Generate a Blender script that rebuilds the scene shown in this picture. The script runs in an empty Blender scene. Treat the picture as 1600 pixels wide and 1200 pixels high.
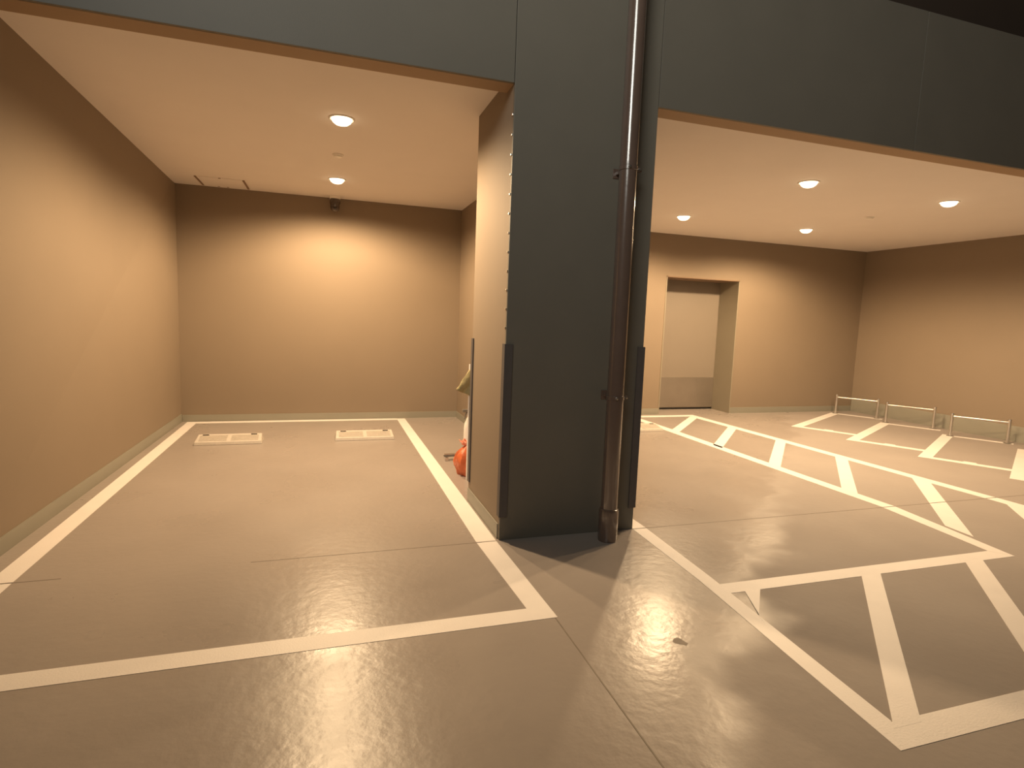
import bpy, bmesh, math, random
from mathutils import Vector, Matrix
random.seed(7)
S = bpy.context.scene
COL = S.collection
PI = math.pi

# ------------------------------------------------------------------ camera
F_PX, PITCH, ROLL, YAW, EYE = 901.14, 6.4236, -2.1173, 18.0542, 1.42
a, b, c = (math.radians(v) for v in (PITCH, ROLL, YAW))
fwd = Vector((math.sin(c)*math.cos(a), math.cos(c)*math.cos(a), -math.sin(a)))
rgt = Vector((math.cos(c), -math.sin(c), 0)); dwn = fwd.cross(rgt)
r2 = rgt*math.cos(b) + dwn*math.sin(b); d2 = dwn*math.cos(b) - rgt*math.sin(b)
cam = bpy.data.objects.new('camera', bpy.data.cameras.new('camera')); COL.objects.link(cam)
m = Matrix((r2, -d2, -fwd)).transposed().to_4x4(); m.translation = Vector((0, 0, EYE))
cam.matrix_world = m
cam.data.sensor_width = 36; cam.data.lens = F_PX/1600*36; cam.data.clip_start = .05
S.camera = cam

# ------------------------------------------------------------------ world, added streak light, exposure
W = bpy.data.worlds.new('night'); S.world = W; W.use_nodes = True
bg = W.node_tree.nodes['Background']; bg.inputs[0].default_value = (1.0, .78, .55, 1); bg.inputs[1].default_value = .032
S.view_settings.view_transform = 'Standard'; S.view_settings.look = 'None'
S.view_settings.exposure = 0; S.view_settings.gamma = 1; S.view_settings.use_curve_mapping = False
WARM = (1.0, .705, .405)
def streak_light(loc, target, size, power, color):
    d = bpy.data.lights.new('streak_light', 'AREA'); d.shape = 'RECTANGLE'; d.size = size[0]; d.size_y = size[1]
    d.energy = power; d.color = color; d.spread = math.radians(92)
    o = bpy.data.objects.new('streak_light', d); COL.objects.link(o); o.location = loc
    o.rotation_euler = (Vector(target)-Vector(loc)).to_track_quat('-Z', 'Y').to_euler()
    return o
streak_light((-1.95, -1.4, 5.6), (1.76, 3.27, 5.0), (2.2, 3.2), 80, (1.0, .98, .88))  # unseen panel light, added for the pipe streak and the facade

# ------------------------------------------------------------------ materials
def mat(name, col, rough=.6, metal=0, noise=0, nscale=8, bump=0, bscale=60, spec=.5, coat=0, col2=None, rvar=0, bdist=.01, detail=3):
    mt = bpy.data.materials.new(name); mt.use_nodes = True
    N = mt.node_tree.nodes; Lk = mt.node_tree.links; p = N['Principled BSDF']
    p.inputs['Base Color'].default_value = (*col, 1); p.inputs['Roughness'].default_value = rough
    p.inputs['Metallic'].default_value = metal; p.inputs['Specular IOR Level'].default_value = spec
    p.inputs['Coat Weight'].default_value = coat
    tc = N.new('ShaderNodeTexCoord')
    if noise or col2:
        n = N.new('ShaderNodeTexNoise'); n.inputs['Scale'].default_value = nscale; n.inputs['Detail'].default_value = 5
        Lk.new(tc.outputs['Object'], n.inputs['Vector'])
        r = N.new('ShaderNodeValToRGB'); r.color_ramp.elements[0].position = .3; r.color_ramp.elements[1].position = .7
        c2 = col2 or tuple(x*(1-noise) for x in col)
        r.color_ramp.elements[0].color = (*c2, 1); r.color_ramp.elements[1].color = (*col, 1)
        Lk.new(n.outputs['Fac'], r.inputs['Fac']); Lk.new(r.outputs['Color'], p.inputs['Base Color'])
    if rvar:
        n = N.new('ShaderNodeTexNoise'); n.inputs['Scale'].default_value = 1.7; n.inputs['Detail'].default_value = 6
        Lk.new(tc.outputs['Object'], n.inputs['Vector'])
        mr = N.new('ShaderNodeMapRange'); mr.inputs[1].default_value = .3; mr.inputs[2].default_value = .7
        mr.inputs[3].default_value = rough-rvar; mr.inputs[4].default_value = rough+rvar
        Lk.new(n.outputs['Fac'], mr.inputs[0]); Lk.new(mr.outputs[0], p.inputs['Roughness'])
    if bump:
        n = N.new('ShaderNodeTexNoise'); n.inputs['Scale'].default_value = bscale; n.inputs['Detail'].default_value = detail
        Lk.new(tc.outputs['Object'], n.inputs['Vector'])
        bp = N.new('ShaderNodeBump'); bp.inputs['Strength'].default_value = bump; bp.inputs['Distance'].default_value = bdist
        Lk.new(n.outputs['Fac'], bp.inputs['Height']); Lk.new(bp.outputs['Normal'], p.inputs['Normal'])
    return mt
def glow(name, col, st):
    mt = bpy.data.materials.new(name); mt.use_nodes = True; p = mt.node_tree.nodes['Principled BSDF']
    p.inputs['Base Color'].default_value = (.9, .9, .9, 1)
    p.inputs['Emission Color'].default_value = (*col, 1); p.inputs['Emission Strength'].default_value = st
    return mt
M = dict(
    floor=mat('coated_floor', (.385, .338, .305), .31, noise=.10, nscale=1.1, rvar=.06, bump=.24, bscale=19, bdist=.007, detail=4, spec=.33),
    seal=mat('joint_sealant', (.24, .20, .16), .6, noise=.2, nscale=30),
    paint=mat('road_paint', (.93, .88, .84), .5, noise=.04, nscale=6, bump=.1, bscale=120),
    wall=mat('beige_plaster', (.262, .203, .146), .72, noise=.03, nscale=2, bump=.05, bscale=200),
    ceil=mat('ceiling_board', (.85, .79, .74), .8, noise=.02, nscale=3),
    base=mat('skirting_paint', (.29, .275, .225), .5, noise=.05, nscale=4),
    soffit=mat('brown_beam_paint', (.37, .25, .15), .6, noise=.05, nscale=3),
    clad=mat('dark_cladding', (.165, .150, .122), .55, noise=.07, nscale=3, bump=.05, bscale=150),
    upper_shade=mat('shade_painted_wall', (.045, .028, .018), .8, noise=.1, nscale=3),  # near-black brown paints in the shadow above the cladding band
    groove=mat('panel_groove', (.03, .03, .027), .8, noise=.1),
    guard=mat('rubber_guard', (.10, .088, .085), .6, noise=.1, nscale=20),
    pipe=mat('brown_pipe', (.14, .095, .075), .2, spec=1.0, coat=.7, noise=.1, nscale=12, bump=.04, bscale=40),
    steel=mat('bright_steel', (.75, .72, .68), .28, metal=1, noise=.06, nscale=30),
    brushed=mat('brushed_steel', (.40, .35, .30), .3, metal=.7, noise=.08, nscale=5),
    door=mat('cream_door', (.25, .21, .17), .5, noise=.03, nscale=3),
    revl=mat('door_reveal', (.30, .265, .20), .55, noise=.04, nscale=3),
    white=mat('white_plastic', (.88, .84, .78), .4, noise=.04, nscale=12),
    stop=mat('pale_concrete', (.60, .55, .49), .6, noise=.08, nscale=25, bump=.15, bscale=90),
    stopd=mat('recess_paint', (.47, .42, .36), .7, noise=.1, nscale=25),
    dark=mat('dark_plastic', (.02, .018, .016), .25, noise=.1),
    camb=mat('smoked_dome', (.07, .05, .04), .12, noise=.05, coat=.6),
    hatchf=mat('hatch_edge', (.25, .16, .10), .6, noise=.1, nscale=30),
    cloth=mat('khaki_cloth', (.42, .36, .19), .9, noise=.3, nscale=25, bump=.5, bscale=50),
    bag=mat('orange_bag', (.78, .20, .075), .35, noise=.35, nscale=14, bump=.4, bscale=25, col2=(.55, .13, .05)),
    pinkbag=mat('pink_label', (.86, .33, .22), .45, noise=.08, nscale=10),
    grey=mat('grey_plastic', (.2, .18, .15), .5, noise=.1),
    conc=mat('ground_concrete', (.3, .28, .25), .7, noise=.1),
    lens=glow('lamp_lens', (1, .80, .52), 4.0),
    trim=mat('lamp_trim', (.8, .76, .7), .5, noise=.02),
)

# ------------------------------------------------------------------ mesh helpers
def finish(name, bm, m, parent=None, smooth=False, kind=None):
    bmesh.ops.recalc_face_normals(bm, faces=bm.faces[:])
    me = bpy.data.meshes.new(name); bm.to_mesh(me); bm.free()
    me.materials.append(M[m] if isinstance(m, str) else m)
    if smooth:
        for p in me.polygons: p.use_smooth = True
        try: me.set_sharp_from_angle(angle=math.radians(35))
        except Exception: pass
    o = bpy.data.objects.new(name, me); COL.objects.link(o)
    if parent: o.parent = parent; o.matrix_parent_inverse = Matrix()
    if kind: o['kind'] = kind
    return o
def NB(): return bmesh.new()
def hexa(bm, P, bev=0):
    v = [bm.verts.new(p) for p in P]
    fs = [bm.faces.new([v[i] for i in q]) for q in ((0,3,2,1),(4,5,6,7),(0,1,5,4),(1,2,6,5),(2,3,7,6),(3,0,4,7))]
    if bev:
        es = list({e for f in fs for e in f.edges})
        bmesh.ops.bevel(bm, geom=es, offset=bev, segments=2, affect='EDGES', profile=.5)
def box(bm, x0, x1, y0, y1, z0, z1, bev=0):
    hexa(bm, [(x0,y0,z0),(x1,y0,z0),(x1,y1,z0),(x0,y1,z0),(x0,y0,z1),(x1,y0,z1),(x1,y1,z1),(x0,y1,z1)], bev)
def slab(bm, quad, z0, z1):
    hexa(bm, [(x,y,z0) for x,y in quad]+[(x,y,z1) for x,y in quad])
def lathe(bm, prof, origin=(0,0,0), n=32, rot=None):
    o = Vector(origin); rings = []
    for r, z in prof:
        ring = []
        for i in range(n):
            t = 2*PI*i/n; p = Vector((r*math.cos(t), r*math.sin(t), z))
            if rot: p = rot @ p
            ring.append(bm.verts.new(o+p))
        rings.append(ring)
    for A, B in zip(rings, rings[1:]):
        for i in range(n): bm.faces.new((A[i], A[(i+1)%n], B[(i+1)%n], B[i]))
    bm.faces.new(rings[0][::-1]); bm.faces.new(rings[-1])
def tube(bm, pts, r, n=14):
    pts = [Vector(p) for p in pts]; rings = []
    up = Vector((0,0,1))
    for i, p in enumerate(pts):
        t = (pts[min(i+1,len(pts)-1)]-pts[max(i-1,0)]).normalized()
        u = t.cross(up if abs(t.z) < .9 else Vector((1,0,0))).normalized(); w = t.cross(u)
        rr = r[i] if isinstance(r, (list, tuple)) else r
        rings.append([bm.verts.new(p+u*math.cos(2*PI*k/n)*rr+w*math.sin(2*PI*k/n)*rr) for k in range(n)])
    # keep rings aligned
    for A, B in zip(rings, rings[1:]):
        k0 = min(range(n), key=lambda k: (B[k].co-A[0].co).length)
        dr = 1 if (B[(k0+1)%n].co-A[1].co).length <= (B[(k0-1)%n].co-A[1].co).length else -1
        Bn = [B[(k0+dr*k)%n] for k in range(n)]; B[:] = Bn
        for k in range(n): bm.faces.new((A[k], A[(k+1)%n], B[(k+1)%n], B[k]))
    bm.faces.new(rings[0][::-1]); bm.faces.new(rings[-1])
def tag(o, label, cat, group=None):
    o['label'] = label; o['category'] = cat
    if group: o['group'] = group
    return o
def thing(name, label, cat, loc=(0,0,0), rz=0, group=None):
    o = bpy.data.objects.new(name, None); COL.objects.link(o); o.empty_display_size = .1
    o.location = loc; o.rotation_euler = (0,0,rz)
    return tag(o, label, cat, group)
def dup(root, loc, label, rz=None):
    r = root.copy(); COL.objects.link(r); r.location = loc; r['label'] = label
    if rz is not None: r.rotation_euler = (0,0,rz)
    for ch in list(root.children):
        k = ch.copy(); COL.objects.link(k); k.parent = r
        for g in list(ch.children):
            d = g.copy(); COL.objects.link(d); d.parent = k
    return r
ST = 'structure'

# ------------------------------------------------------------------ main dimensions
YF = 3.42            # facade plane / pillar front
ZB = 2.805           # underside of the beams
XL, XP, YB = -1.70, 1.785, 7.98      # left bay
ZC = 2.877
XR, YB2, ZC2 = 9.0, 7.90, 2.81       # right room
PX0, PX1, PYB = 1.065, 2.034, 4.27   # pillar
YJ = 3.413           # floor joint
XJ = 1.035
TOP = 3.80         # top of the cladding band

# ------------------------------------------------------------------ floor
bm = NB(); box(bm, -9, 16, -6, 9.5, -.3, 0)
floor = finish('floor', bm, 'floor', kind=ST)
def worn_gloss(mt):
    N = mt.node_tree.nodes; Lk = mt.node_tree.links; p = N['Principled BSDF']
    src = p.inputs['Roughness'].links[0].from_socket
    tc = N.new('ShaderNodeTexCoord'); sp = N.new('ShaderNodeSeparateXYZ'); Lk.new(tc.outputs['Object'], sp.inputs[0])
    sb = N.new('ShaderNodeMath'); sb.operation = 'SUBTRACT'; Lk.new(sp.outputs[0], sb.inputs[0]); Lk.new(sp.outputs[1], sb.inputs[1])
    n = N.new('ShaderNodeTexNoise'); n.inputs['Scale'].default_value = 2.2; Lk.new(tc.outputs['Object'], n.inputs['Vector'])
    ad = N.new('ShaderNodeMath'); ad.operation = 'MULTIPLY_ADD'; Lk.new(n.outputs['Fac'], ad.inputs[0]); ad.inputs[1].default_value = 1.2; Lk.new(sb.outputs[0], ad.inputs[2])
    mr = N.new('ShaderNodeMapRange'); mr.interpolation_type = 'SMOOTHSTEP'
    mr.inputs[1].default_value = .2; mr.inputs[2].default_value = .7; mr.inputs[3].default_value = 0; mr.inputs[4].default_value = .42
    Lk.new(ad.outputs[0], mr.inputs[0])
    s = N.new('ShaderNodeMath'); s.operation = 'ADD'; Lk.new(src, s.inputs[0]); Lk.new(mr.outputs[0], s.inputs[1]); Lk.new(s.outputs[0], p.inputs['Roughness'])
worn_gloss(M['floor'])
bm = NB()
box(bm, -1.7, -1.30, YJ-.002, YJ+.003, -.01, .0008); box(bm, -.40, .95, YJ-.0025, YJ+.0035, -.01, .0008)
box(bm, 2.03, 7.0, YJ-.0025, YJ+.0035, -.01, .0008)
o = finish('floor_joint', bm, 'seal', floor)
bm = NB(); slab(bm, [(1.0,-1.0),(1.006,-1.0),(1.057,2.425),(1.051,2.425)], -.01, .0008)
o = finish('floor_joint', bm, 'seal', floor)

# ------------------------------------------------------------------ walls
def wall(name, x0,x1,y0,y1,z0,z1, m='wall'):
    bm = NB(); box(bm, x0,x1,y0,y1,z0,z1); return finish(name, bm, m, kind=ST)
bm = NB()   # left wall, very slightly out of plumb towards the street
hexa(bm, [(-2.0,YF,-.05),(-1.735,YF,-.05),(XL,YB+.2,-.05),(-2.0,YB+.2,-.05),
          (-2.0,YF,3.1),(-1.585,YF,3.1),(XL,YB+.2,3.1),(-2.0,YB+.2,3.1)])
finish('wall_left', bm, 'wall', kind=ST)
wall('wall_back', -2.0, 2.03, YB, YB+.25, -.05, 3.1)
wall('wall_divider', XP, 2.034, PYB, YB+.1, -.05, 3.1)
# back wall of the right room with the door opening
DX0, DX1, DZ, DY = 5.03, 6.39, 2.17, 8.36
bm = NB()
box(bm, 2.034, DX0, YB2, YB2+.6, -.05, 3.1); box(bm, DX1, XR+.3, YB2, YB2+.6, -.05, 3.1)
box(bm, DX0, DX1, YB2, YB2+.6, DZ, 3.1)
finish('wall_back_right', bm, 'wall', kind=ST)
wall('wall_right', XR, XR+.3, YF, YB2+.1, -.05, 3.1)
bm = NB()
box(bm, -2.0, XP+.01, YF+.15, YB+.1, ZC, ZC+.3)
box(bm, 2.0, XR+.1, YF+.15, YB2+.1, ZC2, ZC2+.4)
finish('ceiling', bm, 'ceil', kind=ST)

# beams (brown underside) and cladding fascia above the openings
bm = NB(); box(bm, -2.0, PX0, YF+.02, 3.585, ZB, TOP); box(bm, PX1, 12, YF+.02, 3.585, ZB, TOP)
finish('trim_1', bm, 'soffit', kind=ST)
n = 2
for x0, x1 in ((-2.1, PX0-.004), (PX1+.004, 4.257), (4.263, 6.48), (6.486, 12)):
    bm = NB(); box(bm, x0, x1, YF, YF+.021, ZB+.001, TOP, .0015); finish('trim_%d' % n, bm, 'clad', kind=ST); n += 1
bm = NB(); box(bm, -9, 12, YF+.30, YF+.6, 3.2, 5.6); finish('wall_upper_shade', bm, 'upper_shade', kind=ST)  # added set-back wall, its dark colour stands in for shadow
bm = NB(); box(bm, -9, 12, YF+.02, YF+.6, TOP-.1, TOP); finish('trim_7', bm, 'upper_shade', kind=ST)
bm = NB(); box(bm, -9, -2.1, YF, YF+.3, -.05, TOP); finish('wall_front', bm, 'clad', kind=ST)
bm = NB(); box(bm, XR+.3, 12, YF+.03, YF+.3, -.05, 3.0); finish('wall_front_right', bm, 'clad', kind=ST)

# baseboards (painted upstands)
def base(name, *a):
    bm = NB(); box(bm, *a, .002); finish(name, bm, 'base', kind=ST)
bm = NB(); hexa(bm, [(-1.76,YF+.02,-.01),(-1.727,YF+.02,-.01),(XL+.009,YB-.01,-.01),(XL-.02,YB-.01,-.01),
                     (-1.76,YF+.02,.10),(-1.727,YF+.02,.10),(XL+.009,YB-.01,.10),(XL-.02,YB-.01,.10)])
finish('baseboard_left', bm, 'base', kind=ST)
base('baseboard_back', XL+.01, XP, YB-.008, YB+.01, -.01, .085)
base('baseboard_divider', XP-.008, XP+.01, PYB+.01, YB-.01, -.01, .085)
base('baseboard_back_right', DX1, XR-.01, YB2-.008, YB2+.01, -.01, .095)
base('baseboard_back_centre', 2.06, DX0, YB2-.008, YB2+.01, -.01, .095)
base('baseboard_right', XR-.012, XR+.01, YF, YB2-.01, -.01, .215)

# ------------------------------------------------------------------ pillar
PIL = thing('pillar', 'wide dark grey-green clad pillar between the two parking openings', 'pillar', ((PX0+PX1)/2, 3.85, 0))
def P(bm, name, m, par=PIL, **k):
    o = finish(name, bm, m, None, **k)
    off = Matrix.Translation(-Vector(par.location)) if par is not None else Matrix()
    o.data.transform(off); o.parent = par; return o
bm = NB(); box(bm, PX0, PX1, YF+.02, PYB, 0, TOP); P(bm, 'shaft', 'wall')
bm = NB(); box(bm, PX0, PX1, YF, YF+.021, 0, TOP, .0015); P(bm, 'front_panel', 'clad')['label'] = 'dark grey-green front cladding panel'
bm = NB(); box(bm, PX0-.008, PX0+.01, YF+.03, PYB-.002, 0, .10, .002); P(bm, 'skirting', 'base')
for gx, gy, sx, sy in ((PX0, YF, 1, 1), (PX1, YF, -1, 1), (PX0, PYB, 1, -1)):
    bm = NB(); t, l = .009, .045
    q = [(-t,-t),(l,-t),(l,0),(0,0),(0,l),(-t,l)]
    pts = [(gx+sx*u, gy+sy*w) for u, w in q]
    A = [bm.verts.new((x,y,.155)) for x,y in pts]; B = [bm.verts.new((x,y,1.265)) for x,y in pts]
    bm.faces.new(A); bm.faces.new(B)
    for i in range(6): bm.faces.new((A[i],A[(i+1)%6],B[(i+1)%6],B[i]))
    P(bm, 'corner_guard', 'guard')['label'] = 'dark rubber corner guard'
# fixing clips along the left front edge above the guard
for z in [1.36+.115*i for i in range(12)]:
    bm = NB(); box(bm, PX0-.006, PX0+.001, YF+.012, YF+.03, z, z+.012, .001); P(bm, 'clip', 'steel')
# ------------------------------------------------------------------ drain pipe
PC = (1.765, 3.275)
DP = thing('drain_pipe', 'dark brown round drain pipe running down the front of the pillar', 'pipe', (PC[0], PC[1], 0))
bm = NB(); lathe(bm, [(.054,0),(.054,5.2)], n=48); finish('pipe', bm, 'pipe', DP, smooth=True)
bm = NB(); lathe(bm, [(.061,0),(.064,.01),(.064,.20),(.060,.215),(.0545,.218)], n=48); finish('socket', bm, 'pipe', DP, smooth=True)
for z in (2.36, .945, 3.9):
    bm = NB()
    lathe(bm, [(.0545,-.014),(.058,-.012),(.058,.012),(.0545,.014)], origin=(0,0,z), n=48)
    br = finish('bracket', bm, 'pipe', DP, smooth=True)
    bm = NB()
    box(bm, -.012, .012, .05, .143, z-.01, z+.01, .002)
    box(bm, -.03, .03, .139, .1445, z-.03, z+.03, .002)
    finish('wall_arm', bm, 'pipe', br)
    bm = NB()
    box(bm, .058, .088, -.010, -.002, z-.013, z+.013, .002); box(bm, .058, .088, .004, .012, z-.013, z+.013, .002)
    finish('ear', bm, 'pipe', br)
    for x, y in ((.073, -.014), (-.02, -.058)):
        bm = NB(); lathe(bm, [(.002,-.008),(.008,-.007),(.009,0),(.008,.006),(.002,.007)], origin=(x,y,z), n=8, rot=Matrix.Rotation(PI/2,3,'X'))
        finish('bolt', bm, 'steel', br)

# ------------------------------------------------------------------ painted markings
PT = .0012
def marking(name, label, quads, group=None, zs=0):
    cx = sum(p[0] for q in quads for p in q)/(4*len(quads)); cy = sum(p[1] for q in quads for p in q)/(4*len(quads))
    bm = NB()
    for i, q in enumerate(quads): slab(bm, [(x-cx, y-cy) for x, y in q], -.002, PT+zs+i*.00004)
    o = finish(name, bm, 'paint', floor); o.location = (cx, cy, 0); o['label'] = label
    return o
g = .006
marking('parking_bay_marking', 'white painted outline of the left parking bay, beside the left wall', [
    [(-1.622,YJ+g),(-1.508,YJ+g),(-1.515,7.95),(-1.63,7.95)], [(-1.610,2.427),(-1.496,2.427),(-1.508,YJ-g),(-1.622,YJ-g)],
    [(-1.515,7.84),(.94,7.84),(.94,7.95),(-1.515,7.95)],
    [(.915,YJ+g),(1.045,YJ+g),(1.045,7.93),(.935,7.93)], [(.947,2.54),(1.066,2.427),(1.045,YJ-g),(.915,YJ-g)],
    [(-1.61,2.427),(1.066,2.427),(.947,2.541),(-1.50,2.541)]])
R_ = [
    [(2.040,YJ+g),(2.139,YJ+g),(2.17,7.66),(2.05,7.66)],
    [(2.000,2.62),(2.090,2.62),(2.137,YJ-g),(2.034,YJ-g)],
    [(1.876,1.311),(1.984,1.435),(2.090,2.62),(2.000,2.62)],
    [(2.05,2.435),(4.29,2.425),(4.20,2.533),(2.06,2.541)],
    [(4.205,2.533),(4.29,2.425),(4.47,YJ-g),(4.34,YJ-g)], [(4.345,YJ+g),(4.472,YJ+g),(4.52,7.2),(4.385,7.2)],
    [(4.385,7.2),(4.52,7.2),(4.52,7.66),(4.385,7.66)],
    [(2.05,7.66),(4.52,7.66),(4.52,7.79),(2.05,7.79)]]
marking('parking_bay_marking', 'white painted outline of the right parking bay, starting at the pillar foot', R_)
H_ = [[(5.55,YJ+g),(5.68,YJ+g),(5.60,7.79),(5.46,7.79)], [(5.55,1.311),(5.68,1.311),(5.68,YJ-g),(5.55,YJ-g)],
      [(4.52,7.66),(5.47,7.66),(5.47,7.79),(4.52,7.79)],
      [(1.965,1.430),(1.876,1.311),(5.60,1.305),(5.60,1.430)]]
def bar(c0, xa, xb, w=.15):   # 45 degree bar y = x + c, clipped between two x values
    H_.append([(xa+w/2,xa+c0-w/2),(xb+w/2,xb+c0-w/2),(xb-w/2+.0,xb+c0+w/2),(xa-w/2,xa+c0+w/2)])
def vb(y0, w=.085):
    "hatch bar in the right hand strip: from x 4.45 up to x 5.58"
    xa, xb, yb = 4.45, 5.60, y0+1.15
    H_.append([(xa,y0-w),(xb,yb-w),(xb,yb+w),(xa,y0+w)])
for y0 in (6.56, 5.66, 4.74): vb(y0)
# the next one crosses the joint only with its own break
vb(3.825)
xa, y0, w = 4.42, 2.87, .095
xj = lambda off: xa+((YJ-y0-off)/1.0)
H_.append([(xa-.03,y0-w-.03),(xj(-w)-g,YJ-g),(xj(w)-g,YJ-g),(xa,y0+w)])
H_.append([(xj(-w)+g,YJ+g),(5.60,y0+1.18-w),(5.60,y0+1.18+w),(xj(w)+g,YJ+g)])
H_.append([(3.75,1.42),(3.92,1.42),(5.58,3.10),(5.58,3.28)])
H_.append([(1.955,1.40),(2.09,1.40),(3.14,2.437),(2.993,2.437)])
H_.append([(2.83,1.43),(2.98,1.43),(4.005,2.437),(3.85,2.437)])
H_.append([(2.02,2.12),(2.053,2.199),(2.267,2.437),(2.165,2.437)])
marking('hatched_zone_marking', 'white diagonal striped zone wrapping round the right parking bay', H_)
d, e = Vector((.872,.490)), Vector((.490,-.872))
def stall(S0, label, first=False):
    S0 = Vector(S0); q = lambda s, t: tuple(S0+d*s+e*t)
    Q = [[q(0,0), q(2.16,0), q(2.16,.13), q(.0,.13)],
         [q(0,.0), q(.11,.0), q(.11+.40,.83), q(.40,.83)]]
    Q = [[q(0,0), q(2.16,0), q(2.16,.13), q(.0,.13)], [q(0,.13), q(.12,.13), q(.12,.85), q(0,.85)],
         [q(2.05,.13), q(2.15,.13), q(2.15,.78), q(2.05,.78)], [q(.12,.40), q(.165,.42), q(.165,.52), q(.12,.54)]]
    marking('cycle_stall_marking', label, Q)
stall((6.54,6.71), 'white outline of the cycle stall nearest the doorway')
stall((6.54,5.76), 'white outline of the middle cycle stall, below the middle steel rail')
stall((6.575,4.81), 'white outline of the cycle stall at the right, below the rail with short bright gleam')
stall((6.60,3.87), 'white cycle stall line cut off by the right edge of the photo')

bm = NB(); vs = [bm.verts.new((.022*math.cos(t)*(1+.3*math.sin(3*t)), .04*math.sin(t)*(1+.2*math.cos(2*t)), .0006)) for t in [2*PI*i/24 for i in range(24)]]
bm.faces.new(vs); o = finish('oil_spot', bm, 'seal', floor); o.location = (1.526, 2.091, 0); o.rotation_euler = (0,0,.6)
# ------------------------------------------------------------------ wheel rails in front of the right wall
def rail(loc, rz, label):
    t = thing('cycle_rail', label, 'rail', loc, rz, 'steel cycle rails by the right wall')
    for s in (0, .62):
        bm = NB(); tube(bm, [(s,0,0),(s,0,.31)], .02, 16); p = finish('post', bm, 'steel', t, smooth=True)
        bm = NB(); lathe(bm, [(.045,0),(.045,.006),(.022,.01)], origin=(s,0,0), n=20); finish('base_plate', bm, 'grey', p)
        bm = NB(); lathe(bm, [(.021,.308),(.024,.312),(.022,.326),(.01,.332)], origin=(s,0,0), n=20); finish('cap', bm, 'steel', p, smooth=True)
    bm = NB(); tube(bm, [(0,0,.285),(.62,0,.285)], .014, 16); finish('crossbar', bm, 'steel', t, smooth=True)
    return t
az = math.atan2(-.872,.490)
r0 = rail((8.43,7.69,0), az, 'low steel cycle rail nearest the room corner by the doorway wall')
dup(r0, (8.50,6.80,0), 'middle one of the three low steel cycle rails by the right wall', az)
dup(r0, (8.44,5.75,0), 'low steel cycle rail closest to the right edge of the photo', az)

# ------------------------------------------------------------------ wheel stops
def wheel_stop(loc, label):
    t = thing('wheel_stop', label, 'wheel stop', loc, 0, 'pale wheel stops at the end of the bays')
    w, dp, h = .66, .215, .082
    bm = NB()
    hexa(bm, [(-w/2,0,0),(w/2,0,0),(w/2,dp,0),(-w/2,dp,0),(-w/2+.01,.012,.034),(w/2-.01,.012,.034),(w/2-.02,dp-.02,h),(-w/2+.02,dp-.02,h)], .006)
    finish('block', bm, 'stop', t)
    sl = (h-.034)/(dp-.032)
    for s in (-1, 1):
        bm = NB()
        x0, x1 = (.02, w/2-.045) if s > 0 else (-w/2+.045, -.02)
        for i in range(4):
            y = .035+i*.033; z = .034+sl*(y-.012)
            hexa(bm, [(x0,y,z-.002),(x1,y,z-.002),(x1,y+.018,z+sl*.018-.002),(x0,y+.018,z+sl*.018-.002),
                      (x0,y,z+.003),(x1,y,z+.003),(x1,y+.018,z+sl*.018+.003),(x0,y+.018,z+sl*.018+.003)])
        finish('rib_panel', bm, 'stopd', t)
        bm = NB(); y = .168; z = .034+sl*(y-.012)
        x = s*(w/2-.095)
        hexa(bm, [(x-.03,y-.008,z-.004),(x+.03,y-.008,z-.004),(x+.03,y+.008,z-.001),(x-.03,y+.008,z-.001),
                  (x-.03,y-.008,z+.0025),(x+.03,y-.008,z+.0025),(x+.03,y+.008,z+.0055),(x-.03,y+.008,z+.0055)])
        finish('bolt_slot', bm, 'dark', t)
    return t
w0 = wheel_stop((-.97,6.55,0), 'pale wheel stop block on the left side of the left parking bay')
dup(w0, (.43,6.58,0), 'pale wheel stop block on the right side of the left parking bay')
dup(w0, (3.985,6.60,0), 'pale wheel stop block half hidden behind the pillar, in the right bay')

# ------------------------------------------------------------------ door
bm = NB(); box(bm, DX0+.001, DX1-.001, DY, DY+.06, .02, DZ-.001)
D = finish('door_1', bm, 'door', kind=ST)
bm = NB(); box(bm, DX0+.004, DX1-.004, DY-.012, DY+.001, .035, .55, .002); finish('kick_plate', bm, 'brushed', D)
bm = NB(); box(bm, DX0+.002, DX1-.002, DY-.004, DY+.001, .004, .03); finish('bottom_seal', bm, 'dark', D)
bm = NB()
box(bm, DX1-.013, DX1+.002, YB2-.006, DY, 0, DZ+.0); box(bm, DX0-.002, DX0+.013, YB2-.006, DY, 0, DZ)
finish('trim_8', bm, 'revl', kind=ST)
bm = NB(); box(bm, DX0-.002, DX1+.002, YB2-.006, DY, DZ-.013, DZ+.002)
finish('trim_9', bm, 'hatchf', kind=ST)

# ------------------------------------------------------------------ downlights
def lamp(loc, label, power=46):
    t = thing('downlight', label, 'ceiling light', loc, 0, 'warm recessed downlights')
    bm = NB(); lathe(bm, [(.096,0),(.096,-.004),(.088,-.008),(.078,-.004),(.077,0)], n=40); finish('trim_ring', bm, 'trim', t, smooth=True)
    bm = NB(); lathe(bm, [(.076,-.001),(.075,-.012),(.066,-.028),(.047,-.042),(.024,-.049),(.004,-.051)], n=40); finish('lens', bm, 'lens', t, smooth=True)
    d = bpy.data.lights.new('lamp_light', 'SPOT'); d.energy = power; d.color = WARM; d.spot_size = math.radians(170); d.spot_blend = .45
    d.shadow_soft_size = .055
    o = bpy.data.objects.new('lamp_light', d); COL.objects.link(o); o.parent = t; o.location = (0,0,-.09)
    return t
GL = 'warm recessed downlights'
lamp((.118,4.75,ZC), 'bright warm downlight in the left bay, the one nearer the street', 300)
lamp((.122,6.85,ZC), 'bright warm downlight in the left bay, the one nearer the dome camera', 300)
lamp((4.38,6.58,ZC2), 'warm downlight in front of the doorway, leftmost in the right room', 228)
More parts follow.
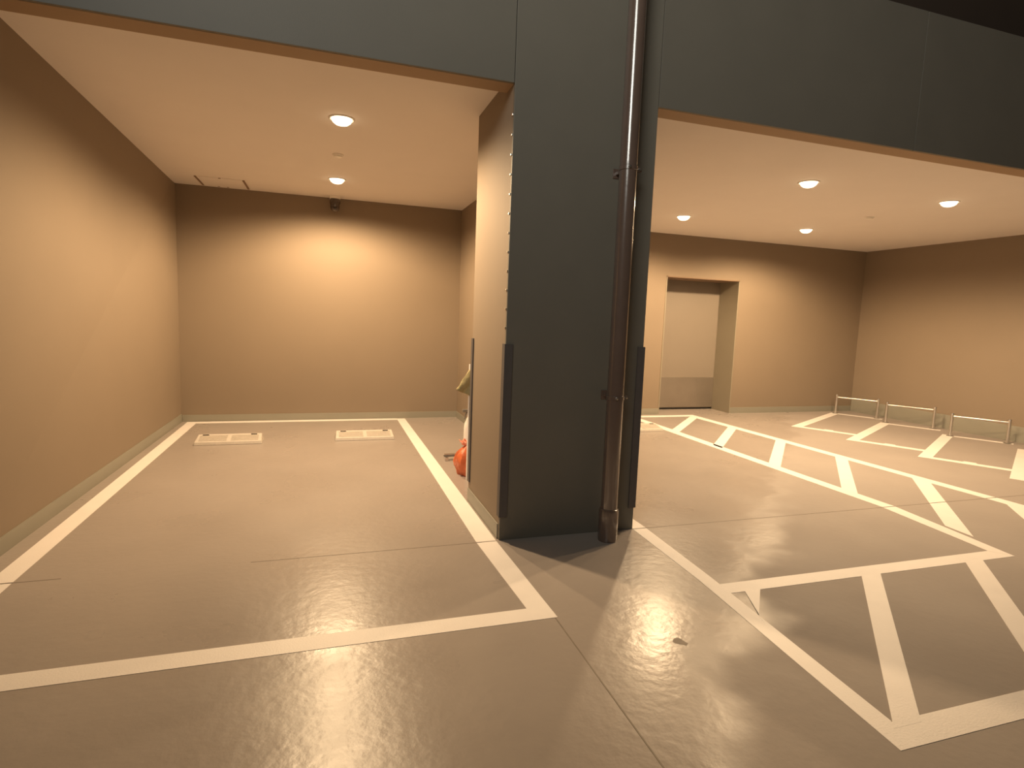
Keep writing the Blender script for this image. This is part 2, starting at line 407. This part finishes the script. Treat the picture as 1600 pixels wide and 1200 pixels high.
lamp((4.36,4.53,ZC2), 'warm downlight nearest the street, second from right in the right room', 228)
lamp((6.38,6.60,ZC2), 'smallest looking warm downlight, right of the doorway, deep in the right room', 228)
lamp((6.24,4.55,ZC2), 'rightmost warm downlight, above the cycle stalls', 228)
# ------------------------------------------------------------------ smoke detectors
def det(loc, label):
    t = thing('smoke_detector', label, 'smoke detector', loc)
    bm = NB(); lathe(bm, [(.050,0),(.050,-.008),(.045,-.014)], n=32); finish('base', bm, 'white', t, smooth=True)
    bm = NB(); lathe(bm, [(.040,-.013),(.038,-.022),(.022,-.028),(.004,-.029)], n=32); finish('sensor', bm, 'white', t, smooth=True)
det((.111,5.80,ZC), 'small flat white smoke detector between the two left bay downlights')
det((6.29,5.53,ZC2), 'small flat white smoke detector on the right room ceiling')

# ------------------------------------------------------------------ ceiling hatch
hx0, hx1, hy0, hy1 = -1.385, -.89, 7.42, 7.90
H = thing('ceiling_hatch', 'square access hatch with brown side edges in the left bay ceiling', 'hatch', (-1.137,7.66,ZC))
w_, h_ = .247, .24
bm = NB(); box(bm, -w_+.008, w_-.008, -h_+.006, h_-.006, -.004, .0, .001); finish('panel', bm, 'ceil', H)
for s in (-1, 1):
    bm = NB(); box(bm, s*w_-.011, s*w_+.011, -h_, h_, -.009, 0, .001); finish('side_frame', bm, 'hatchf', H)
    bm = NB(); box(bm, -w_+.012, w_-.012, s*h_-.004, s*h_+.004, -.005, 0, .0005); finish('end_frame', bm, 'ceil', H)
for x, y in ((0,-h_),(0.02,h_),(-.08,h_)):
    bm = NB(); box(bm, x-.012, x+.012, y-.006, y+.006, -.008, -.001, .001); finish('latch', bm, 'hatchf', H)

# ------------------------------------------------------------------ camera dome
K = thing('security_camera', 'small dark dome security camera hanging at the top of the left bay back wall', 'security camera', (.115,7.84,ZC))
bm = NB(); lathe(bm, [(.070,0),(.070,-.012),(.064,-.030),(.058,-.036)], n=40); finish('mount', bm, 'white', K, smooth=True)
bm = NB(); lathe(bm, [(.060,-.035),(.066,-.05),(.066,-.085),(.060,-.10)], n=40); finish('housing', bm, 'camb', K, smooth=True)
bm = NB(); lathe(bm, [(.057,-.098)]+[(.057*math.cos(t), -.135-.057*math.sin(t)) for t in [i*PI/2/8 for i in range(8)]]+[(.003,-.192)], n=40)
ln = finish('dome', bm, 'camb', K, smooth=True)
bm = NB(); lathe(bm, [(.022,-.004),(.024,0),(.024,.006),(.016,.008)], origin=(0,-.052,-.145), n=24, rot=Matrix.Rotation(math.radians(60),3,'X'))
finish('lens', bm, 'dark', ln, smooth=True)

# ------------------------------------------------------------------ cleaning things behind the pillar
def P2(bm, name, m, par, **k):
    o = finish(name, bm, m, None, **k); o.data.transform(Matrix.Translation(-Vector(par.location))); o.parent = par; return o
# crumpled orange bag
bc = Vector((1.262, 5.0, 0))
bagt = thing('plastic_bag', 'crumpled orange plastic bag on the floor behind the pillar edge', 'bag', bc)
bm = NB(); n, rows = 40, 14; rings = []
for j in range(rows+1):
    t = j/rows; z = .275*t
    r = .135*(1-.25*t**2)*(.80+.35*math.sin(min(1,t*1.6)*PI*.6)) if t < .75 else .125*(1-(t-.75)*2.6)
    ring = []
    for i in range(n):
        th = 2*PI*i/n
        k = 1+.10*math.sin(5*th+3*t)+.06*math.sin(11*th-7*t)+.03*random.uniform(-1,1)
        ring.append(bm.verts.new((r*k*math.cos(th), r*k*math.sin(th)*.85, max(0, z+(.012*math.sin(7*th) if 0<j else 0)))))
    rings.append(ring)
for A, B in zip(rings, rings[1:]):
    for i in range(n): bm.faces.new((A[i],A[(i+1)%n],B[(i+1)%n],B[i]))
bm.faces.new(rings[0][::-1]); bm.faces.new(rings[-1])
finish('bag_body', bm, 'bag', bagt, smooth=True)
bm = NB(); rings = []
for j in range(7):
    t = j/6; r = .045+.05*t; z = .262+.05*t
    rings.append([bm.verts.new((r*(1+.2*math.sin(5*2*PI*i/30+j))*math.cos(2*PI*i/30), r*.8*math.sin(2*PI*i/30), z+.012*math.sin(9*2*PI*i/30))) for i in range(30)])
for A, B in zip(rings, rings[1:]):
    for i in range(30): bm.faces.new((A[i],A[(i+1)%30],B[(i+1)%30],B[i]))
o = finish('gathered_neck', bm, 'pinkbag', bagt, smooth=True)
sm = o.modifiers.new('t', 'SOLIDIFY'); sm.thickness = .003
bm = NB()    # pale pink printed patch bulging on the front right of the bag
L = []
for j in range(7):
    t = j/6; th0 = math.radians(-115)
    L.append([bm.verts.new((.148*math.cos(th0+.16*i)*(1-.18*t), .137*math.sin(th0+.16*i)*(1-.18*t), .11+.15*t)) for i in range(7)])
for A, B in zip(L, L[1:]):
    for i in range(6): bm.faces.new((A[i],A[i+1],B[i+1],B[i]))
o = finish('pink_patch', bm, 'pinkbag', bagt, smooth=True); o['label'] = 'pale pink patch'
sm = o.modifiers.new('t', 'SOLIDIFY'); sm.thickness = .004; sm.offset = 0
# white bottle
bt = thing('spray_bottle', 'white plastic bottle with dark cap behind the orange bag', 'bottle', (1.345,5.42,0))
bm = NB(); lathe(bm, [(.052,0),(.055,.01),(.055,.34),(.050,.39),(.028,.44),(.020,.46)], n=32); finish('body', bm, 'white', bt, smooth=True)
bm = NB(); lathe(bm, [(.024,.455),(.026,.46),(.026,.50),(.020,.515)], n=24); finish('cap', bm, 'grey', bt, smooth=True)
bm = NB(); box(bm, -.075, .012, -.012, .012, .50, .53, .004); tube(bm, [(-.03,0,.505),(-.045,0,.47),(-.05,0,.43)], .006, 8); finish('trigger_head', bm, 'grey', bt)
# pole with a folded khaki mop cloth
mp = thing('mop', 'pale mop pole standing behind the pillar, khaki cloth hanging from it', 'mop', (1.188,4.82,0))
bm = NB(); tube(bm, [(0,.005,0),(0.0,0,1.02)], .011, 14); finish('pole', bm, 'white', mp, smooth=True)
bm = NB()
front = []; nx, nz = 10, 12
for j in range(nz+1):
    t = j/nz; row = []
    for i in range(nx+1):
        s = i/nx
        wl = .012+.125*t; z = .985-.20*t-.06*t*s*0 - (.06*t)*(s-.3)
        row.append((.014-wl*(1-s)*1.0+.0, -.014+.016*math.sin(6*s+5*t)*t, z))
    front.append(row)
vs = [[bm.verts.new(p) for p in r] for r in front]
for A, B in zip(vs, vs[1:]):
    for i in range(nx): bm.faces.new((A[i],A[i+1],B[i+1],B[i]))
o = finish('cloth', bm, 'cloth', mp, smooth=True); sm = o.modifiers.new('t','SOLIDIFY'); sm.thickness = .03; sm.offset = 0
o['label'] = 'khaki folded cloth'
# small metal tool on the floor
tl = thing('hand_tool', 'small silver and black hand tool lying left of the orange bag', 'tool', (1.222,5.55,0))
bm = NB(); box(bm, -.10, .10, -.022, .022, .035, .058, .004); finish('handle', bm, 'grey', tl)
bm = NB(); box(bm, -.105, .10, -.024, -.004, .056, .066, .002); finish('edge', bm, 'steel', tl)
for q in ((-.095, -.06, -.05, .02), (.06, .09, -.02, .02)):
    bm = NB(); box(bm, *q, .0, .036, .004); finish('foot', bm, 'steel', tl)

# small socket box on the right face of the pillar
sk = thing('switch_box', 'tiny beige box on the right face of the pillar, above the guard', 'switch box', (PX1+.001,3.9,1.27))
bm = NB(); box(bm, 0, .016, -.035, .035, -.055, .055, .003); finish('plate', bm, 'revl', sk)
bm = NB(); box(bm, .014, .024, -.018, .018, -.035, .01, .002); finish('cover', bm, 'grey', sk)
